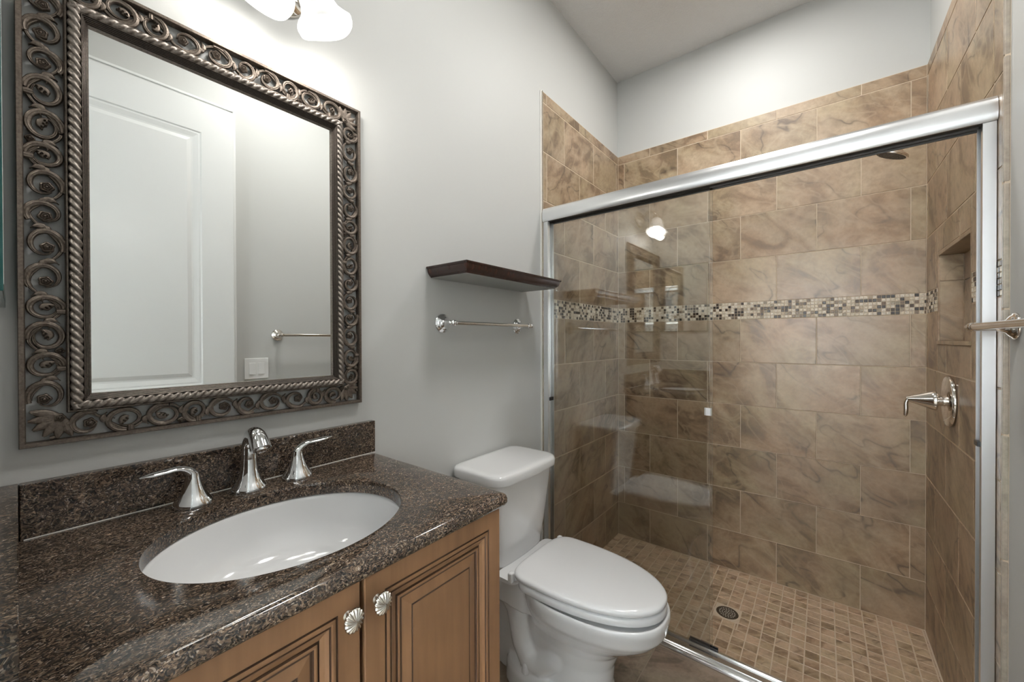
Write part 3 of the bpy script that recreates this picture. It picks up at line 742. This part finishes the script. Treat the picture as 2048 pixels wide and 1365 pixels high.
# ---------------------------------------------------------------- TOWEL BARS
def towel_bar(label, wall_x, sgn, y0, y1, z, off, br, rr_):
    tb = thing('towel_bar', label, 'towel bar', (wall_x, (y0+y1)/2, z)); Lh = (y1-y0)/2
    for s_ in (-1, 1):
        mb = MB(); k = rr_/.030
        mb.lathe([(.0300*k, 0), (.0300*k, .004), (.0275*k, .007), (.0245*k, .0085), (.0235*k, .011), (.0200*k, .0135), (.0145*k, .018), (.0120*k, .025), (.0105, .034), (.0095, .044), (.0105, .052), (.0110, off-.008), (.0115, off), (.0100, off+.007), (.005, off+.011)], (sgn*.0005, s_*(Lh-.014), 0), (sgn, 0, 0), 36)
        mb.build('wall_mount', M_chrome if sgn > 0 else M_nickel, tb, 50)
        mb = MB(); mb.lathe([(br*1.0, -.006), (br*1.35, -.004), (br*1.35, .001), (br*.85, .004), (br*1.25, .008), (br*1.3, .012), (br*.8, .017), (.001, .019)], (sgn*off, s_*(Lh-.004), 0), (0, s_, 0), 24)
        mb.build('finial', M_chrome if sgn > 0 else M_nickel, tb, 50)
    mb = MB(); mb.lathe([(br, -Lh+.004), (br, Lh-.004)], (sgn*off, 0, 0), (0, 1, 0), 28); mb.build('bar', M_chrome if sgn > 0 else M_nickel, tb, 50)
towel_bar('chrome towel bar on the left wall under the dark shelf', 0, 1, .985, 1.473, 1.309, .066, .0076, .036)
towel_bar('long nickel towel bar on the right wall, its end poking in at the right edge', WP, -1, .988, 1.575, 1.278, .072, .0088, .034)

# light switch (seen in the mirror)
sw = thing('light_switch', 'white double rocker switch plate seen in the mirror', 'light switch', (WP, .889, 1.083))
MB().box(-.0055, -.0005, -.0625, .0625, -.060, .060).build('cover_plate', M_plast, sw, 0, .003)
for s_ in (-1, 1):
    mb = MB(); mb.v += [(-.0055, s_*.0235-.0165, -.034), (-.0055, s_*.0235+.0165, -.034), (-.0055, s_*.0235+.0165, .034), (-.0055, s_*.0235-.0165, .034),
                        (-.0100, s_*.0235-.0160, -.033), (-.0100, s_*.0235+.0160, -.033), (-.0062, s_*.0235+.0160, .033), (-.0062, s_*.0235-.0160, .033)]
    for q in ((4, 7, 6, 5), (0, 4, 5, 1), (1, 5, 6, 2), (2, 6, 7, 3), (3, 7, 4, 0)): mb.face(q)
    mb.build('rocker', M_plast, sw, 0)

# ---------------------------------------------------------------- TOILET
TY = 1.221
to = thing('toilet', 'white porcelain two-piece toilet with its lid closed', 'toilet', (.40, TY, 0))
ox = .40
def sup(cx, cy, z, ax_b, ax_f, ay, n=2.4, N=56, sh_=0):
    out = []
    for j in range(N):
        a = 2*PI*j/N; ca, sa = math.cos(a), math.sin(a)
        rx_ = ax_f if ca > 0 else ax_b; e = 2/n
        out.append((cx-ox+math.copysign(abs(ca)**e, ca)*rx_, cy+math.copysign(abs(sa)**e, sa)*ay, z))
    return out
def remesh(o, v=.0045, it=6):
    r = o.modifiers.new('remesh', 'REMESH'); r.mode = 'VOXEL'; r.voxel_size = v; r.use_smooth_shade = True
    s_ = o.modifiers.new('smooth', 'SMOOTH'); s_.iterations = it; s_.factor = .6
mb = MB()
# bowl: rim band, hollow under the rim, pedestal column, all as horizontal slices
sl = [(.455, 0, .068, .12, .10, .40, 2.6, 0)]
def slices(L): mb.rings([sup(cx, 0, z, b_, f_, ay, n_) for z, cx, b_, f_, ay, n_ in L][::1])
slices([(0.395, .46, .20, .280, .168, 2.3), (.405, .46, .20, .286, .173, 2.3), (.400, .46, .20, .292, .179, 2.3), (.385, .46, .20, .294, .180, 2.3), (.345, .46, .20, .286, .172, 2.2), (.320, .455, .195, .270, .158, 2.2),
        (.300, .45, .19, .250, .145, 2.2), (.265, .44, .185, .205, .122, 2.2), (.225, .43, .19, .170, .106, 2.2), (.170, .43, .20, .148, .093, 2.2), (.11, .43, .21, .142, .088, 2.3), (.06, .43, .22, .150, .092, 2.4), (.0, .43, .23, .156, .096, 2.4)])
# rear deck under the tank
mb.rings([[(x-ox, y, z) for x, y in ((.045, -.115), (.30, -.135), (.34, -.12), (.34, .12), (.30, .135), (.045, .115))] for z in (.300, .345, .402)])
mb.rings([[(x-ox, y, z) for x, y in ((.07, -.05), (.30, -.075), (.36, -.08), (.36, .08), (.30, .075), (.07, .05))] for z in (.0, .12, .24, .31)])
# foot
slices([(.0, .36, .190, .215, .128, 3.0), (.060, .36, .186, .205, .124, 3.0), (.078, .36, .178, .195, .116, 3.0), (.084, .36, .160, .175, .098, 3.0)])
# trapway bulging from both flanks
for s_ in (-1, 1):
    P = [(.50, .030, .27), (.455, .060, .225), (.40, .080, .155), (.345, .083, .105), (.295, .082, .105), (.262, .080, .155), (.245, .078, .215), (.232, .078, .262), (.205, .078, .295), (.165, .076, .30), (.125, .070, .28), (.10, .06, .24)]
    pts = []; rd = []
    for i in range(len(P)-1):
        for q in range(4):
            f = q/4; pts.append((P[i][0]*(1-f)+P[i+1][0]*f-ox, s_*(P[i][1]*(1-f)+P[i+1][1]*f-.012), P[i][2]*(1-f)+P[i+1][2]*f)); rd.append(.044-.010*abs(i/10-.45))
    mb.sweep(pts, rd, 18)
bo = mb.build('bowl', M_porc, to, 60); remesh(bo)
# tank
mb = MB(); rs = []
def rrect(x0, x1, y0, y1, z, r, bow=0, N=7):
    out = []
    for cx, cy, a0 in ((x1-r, y1-r, 0), (x0+r, y1-r, PI/2), (x0+r, y0+r, PI), (x1-r, y0+r, 3*PI/2)):
        for i in range(N):
            a = a0+PI/2*i/(N-1); out.append([cx+math.cos(a)*r, cy+math.sin(a)*r, z])
    res = []
    n = len(out)
    for i in range(n):
        p, q = out[i], out[(i+1) % n]; k = 10 if i % N == N-1 else 1
        for j in range(k): f = j/k; res.append([p[0]*(1-f)+q[0]*f, p[1]*(1-f)+q[1]*f, z])
    for p in res:
        fx = (p[0]-x0)/(x1-x0); p[0] += bow*(1-((p[1]-(y0+y1)/2)/((y1-y0)/2))**2)*max(0, fx)**2
    return [(p[0]-ox, p[1], p[2]) for p in res]
for z, x0, x1, hy, r in ((.402, .050, .190, .140, .040), (.408, .044, .198, .146, .042), (.425, .040, .204, .150, .042), (.50, .034, .213, .158, .040), (.60, .028, .222, .168, .036), (.70, .024, .230, .177, .034), (.735, .022, .233, .180, .034)):
    rs.append(rrect(x0, x1, -hy, hy, z, r, .012))
mb.rings(rs); mb.build('tank', M_porc, to, 60)
mb = MB(); rs = []
for z, i_, r in ((.7335, .006, .044), (.7345, .001, .048), (.738, 0, .048), (.758, .0, .048), (.765, .002, .048), (.770, .007, .046), (.7725, .015, .042), (.7735, .03, .035)):
    rs.append(rrect(.004+i_, .250-i_, -.197+i_, .197-i_, z, r, .014))
mb.rings(rs); mb.build('tank_lid', M_porc, to, 60)
if 0: mb = MB(); mb.lathe([(.009, 0), (.011, .003), (.009, .008), (.004, .010)], (.236-ox, -.135, .690), (1, 0, 0), 20); mb.sweep([(.246-ox, -.135, .690), (.250-ox, -.115, .687), (.249-ox, -.085, .683)], [.005, .0055, .006], 12); mb.build('flush_lever', M_chrome, to)
# seat outline in plan (x, half-width)
def seat_ring(z, ins, x0=.266, x1=.746, hw=.177, back=.150):
    out = []; N = 64
    cx = .405
    pts = []
    for j in range(N):
        a = -PI+2*PI*j/N; ca, sa = math.cos(a), math.sin(a)
        if ca >= 0: x = cx+(x1-cx-ins)*abs(ca)**(2/2.15); y = math.copysign(abs(sa)**(2/2.15), sa)*(hw-ins)
        else: x = cx-(cx-x0-ins)*abs(ca)**(2/5.5); y = math.copysign(abs(sa)**(2/5.5), sa)*(hw-ins)*(1-.10*abs(ca)**2)
        pts.append((x-ox, y, z))
    return pts
mb = MB(); mb.rings([seat_ring(.4055, .010, .290), seat_ring(.4065, .003, .287), seat_ring(.410, 0, .287), seat_ring(.426, .001, .287), seat_ring(.430, .004, .287), seat_ring(.4315, .010, .290)])
mb.build('seat', M_seat, to, 60)
mb = MB(); mb.rings([seat_ring(.4325, .012), seat_ring(.4335, .005), seat_ring(.437, .001), seat_ring(.4455, 0), seat_ring(.4500, .003), seat_ring(.4530, .008), seat_ring(.4548, .018), seat_ring(.4556, .045), seat_ring(.4560, .10)])
mb.build('lid', M_seat, to, 60)
mb = MB(); mb.rings([rrect(.205, .292, -.165, .165, z, r, 0) for z, r in ((.4035, .028), (.409, .030), (.414, .030), (.4165, .028))]); mb.build('hinge_plate', M_seat, to, 60)
for s_ in (-1, 1):
    mb = MB(); mb.rings([[(x-ox, s_*.160+y, z) for x, y in ((.268, -.010), (.285, -.010), (.285, .010), (.268, .010))] for z in (.412, .446)]); mb.build('hinge', M_seat, to, 0, .004)
    mb = MB(); mb.lathe([(.017, 0), (.017, .004), (.0145, .010), (.0125, .024), (.009, .032), (.003, .035)], (.300-ox, s_*.104, .079), n=24); mb.build('bolt_cap', M_seat, to, 60)

# ---------------------------------------------------------------- SHOWER DOOR
sd = thing('shower_door', 'framed sliding glass shower door with a bright metal header, slid open to the left', 'shower door', (W/2, YT, 0)); sd.rotation_euler = (0, 0, math.radians(-.35))
hx0, hx1 = -W/2+.0115, W/2-.001
HT0, HT1 = 1.838, 1.905
mb = MB()
hp = [(.0, HT0), (-.0045, HT0+.006), (-.0060, HT0+.022), (-.0055, HT0+.040), (-.0030, HT0+.056), (.002, HT1-.003), (.006, HT1), (.062, HT1), (.065, HT1-.004), (.065, HT0), (.062, HT0), (.062, HT0+.02), (.004, HT0+.02), (.004, HT0)]
mb.rings([[(x, y, z) for y, z in hp] for x in (hx0, hx1)]); mb.build('header', M_alu, sd, 50)
mb = MB(); mb.box(hx0+.005, hx1-.005, .0060, .0600, HT0+.006, HT0+.0195)
mb.box(hx0+.026, hx1-.026, .0560, .0600, HT0-.004, HT0+.010); mb.box(hx0+.026, hx1-.026, .0410, .0430, HT0-.001, HT0+.010); mb.build('roller_channel', M_dark, sd, 0)
for s_ in (-1, 1):
    a, b = (hx0+.001, hx0+.026) if s_ < 0 else (hx1-.026, hx1-.0005)
    mb = MB(); xi = b if s_ < 0 else a
    mb.box(a, b, .004, .010, .024, HT0-.0005); mb.box(a, b, .058, .062, .024, HT0-.0005)
    mb.box(a if s_ < 0 else b-.004, a+.004 if s_ < 0 else b, .010, .058, .024, HT0-.0005)
    mb.box(min(xi, xi-s_*.0), max(xi, xi-s_*.0)+.0008, .010, .020, .024, HT0-.0005)
    mb.build('side_jamb', M_alu, sd, 0, .0008)
    mb = MB(); mb.box(xi-.004, xi+.006, .014, .046, .940, .957) if s_ < 0 else mb.box(xi-.006, xi+.004, .014, .046, .946, .960); mb.build('bumper', M_black, sd, 0, .001)
mb = MB()
tp = [(-.020, .0005), (-.018, .010), (-.012, .0165), (-.004, .0200), (-.002, .0235), (.0, .0235), (.001, .0195), (.038, .0190), (.0385, .0265), (.0405, .0265), (.041, .0195), (.062, .0175), (.062, -.05), (.010, -.05), (.010, .0005)]
mb.rings([[(x, y, z) for y, z in tp] for x in (hx0, hx1)]); mb.build('bottom_track', M_track, sd, 40)
for nm, x0, x1, y in (('glass_panel', hx0+.020, .0265, .029), ('glass_panel', hx0+.022, .0330, .047)):
    mb = MB(); mb.box(x0, x1, y, y+.006, .0285, HT0+.004, 0); mb.m[5] = 1   # right edge shows the tinted edge
    gp = mb.build(nm, [M_glass, M_glass_edge], sd, 0)
mb = MB(); mb.rings([[(x, y, z) for x, y in ((.0090, .0240), (.0150, .0220), (.0300, .0220), (.0350, .0245), (.0350, .0380), (.0320, .0380), (.0320, .0285), (.0090, .0285))] for z in (.9495, .9790)]); mb.build('pull_handle', M_alu, sd, 0, .0008)
mb = MB(); mb.box(-.052, .052, .0415, .0460, .018, .034); mb.box(-.052, .052, .0545, .0590, .018, .034); mb.box(-.052, .052, .0415, .059, .018, .022); mb.build('bottom_guide', M_black, sd, 0, .0008)
# curb under the track
struct(box_obj('trim_7', M_fgrout, 0.0, WP, YT-.020, YT+.055, SF, -.001))

# ---------------------------------------------------------------- SHOWER FITTINGS
SHY = 2.145
hd = thing('showerhead', 'nickel bell-shaped shower head hanging just below the door header', 'shower head', (W, SHY, 2.045))
mb = MB(); mb.lathe([(.030, 0), (.030, .003), (.022, .009), (.012, .012)], (-.001, 0, 0), (-1, 0, 0), 28); mb.build('wall_flange', M_nickel, hd)
tipp = Vector((-.138, 0, -.026)); pts = []
for i in range(12):
    f = i/11; pts.append((-.138*f, 0, .004*math.sin(f*PI)-.026*f**1.8))
MB().sweep(pts, .0090, 16).build('arm', M_nickel, hd, 50)
ax = Vector((-.44, .12, -1)).normalized()
mb = MB(); mb.lathe([(.008, -.008), (.013, -.004), (.0135, .006), (.0105, .010), (.0125, .014), (.0160, .020), (.0220, .030), (.0315, .038), (.0430, .044), (.0500, .048), (.0525, .053), (.0515, .057), (.046, .058)], tipp, tuple(ax), 44); mb.build('bell', M_nickel, hd, 50)
mb = MB(); mb.lathe([(.0458, .0560), (.0458, .0588), (.001, .0588)], tipp, tuple(ax), 40); mb.build('spray_face', M_dark, hd, 30)
u = ax.orthogonal().normalized(); w_ = ax.cross(u); mb = MB()
for r, n_ in ((.012, 6), (.022, 12), (.032, 18), (.041, 24)):
    for j in range(n_):
        c_ = tipp+ax*.0586+(u*math.cos(2*PI*j/n_)+w_*math.sin(2*PI*j/n_))*r; mb.lathe([(.0018, 0), (.0012, .0022)], c_, tuple(ax), 6)
mb.build('nozzles', M_steel, hd, 0)
va = thing('shower_valve', 'nickel round shower valve plate with a cone lever on the right tiled wall', 'shower valve', (W, 2.142, 1.015))
mb = MB(); mb.lathe([(.0900, 0), (.0930, .003), (.0930, .008), (.0900, .0120), (.0820, .0135), (.055, .0160), (.030, .0175), (.018, .0180)], (-.0005, 0, 0), (-1, 0, 0), 72); mb.build('escutcheon', M_nickel, va, 40)
mb = MB(); mb.lathe([(.0185, .016), (.0185, .036), (.016, .038)], (0, 0, 0), (-1, 0, 0), 32); mb.build('stem', M_nickel, va, 40)
mb = MB(); mb.lathe([(.032, .0365), (.0370, .0385), (.0375, .0425), (.0340, .052), (.0095, .113), (.0080, .118), (.002, .119)], (0, 0, 0), (-1, 0, 0), 48)
pts = []; rd = []; fl = []
for i in range(15):
    f = i/14; pts.append((-.112-.013*math.sin(min(1, f*2.2)*PI/2)+.004*math.sin(f*PI)+.004*f, -.002, .002-.070*f**1.15)); rd.append(.0065+.0035*f*math.sin(f*PI*.9)); fl.append(1-.25*f)
rd[-1] = .003
mb.sweep(pts, rd, 16, up=(1, 0, 0), flat=fl); mb.build('lever', M_nickel, va, 45)
dn = thing('shower_drain', 'round perforated metal drain in the shower floor mosaic', 'drain', (.751, 2.167, SF-.0015))
MB().lathe([(.058, 0), (.058, .0020), (.049, .0026), (.0480, .0)], (0, 0, 0), n=60).build('grout_collar', M_grout, dn)
MB().lathe([(.0482, 0), (.0482, .0018), (.044, .0026), (.002, .0026)], (0, 0, 0), n=60).build('grate', M_steel, dn)
mb = MB()
for r, n_ in ((.0, 1), (.011, 6), (.022, 12), (.033, 18)):
    for j in range(n_): mb.lathe([(.0031, .0026), (.0027, .0030)], (math.cos(2*PI*j/n_+.3*r*50)*r, math.sin(2*PI*j/n_+.3*r*50)*r, 0), n=12)
mb.build('perforations', M_hole, dn, 0)
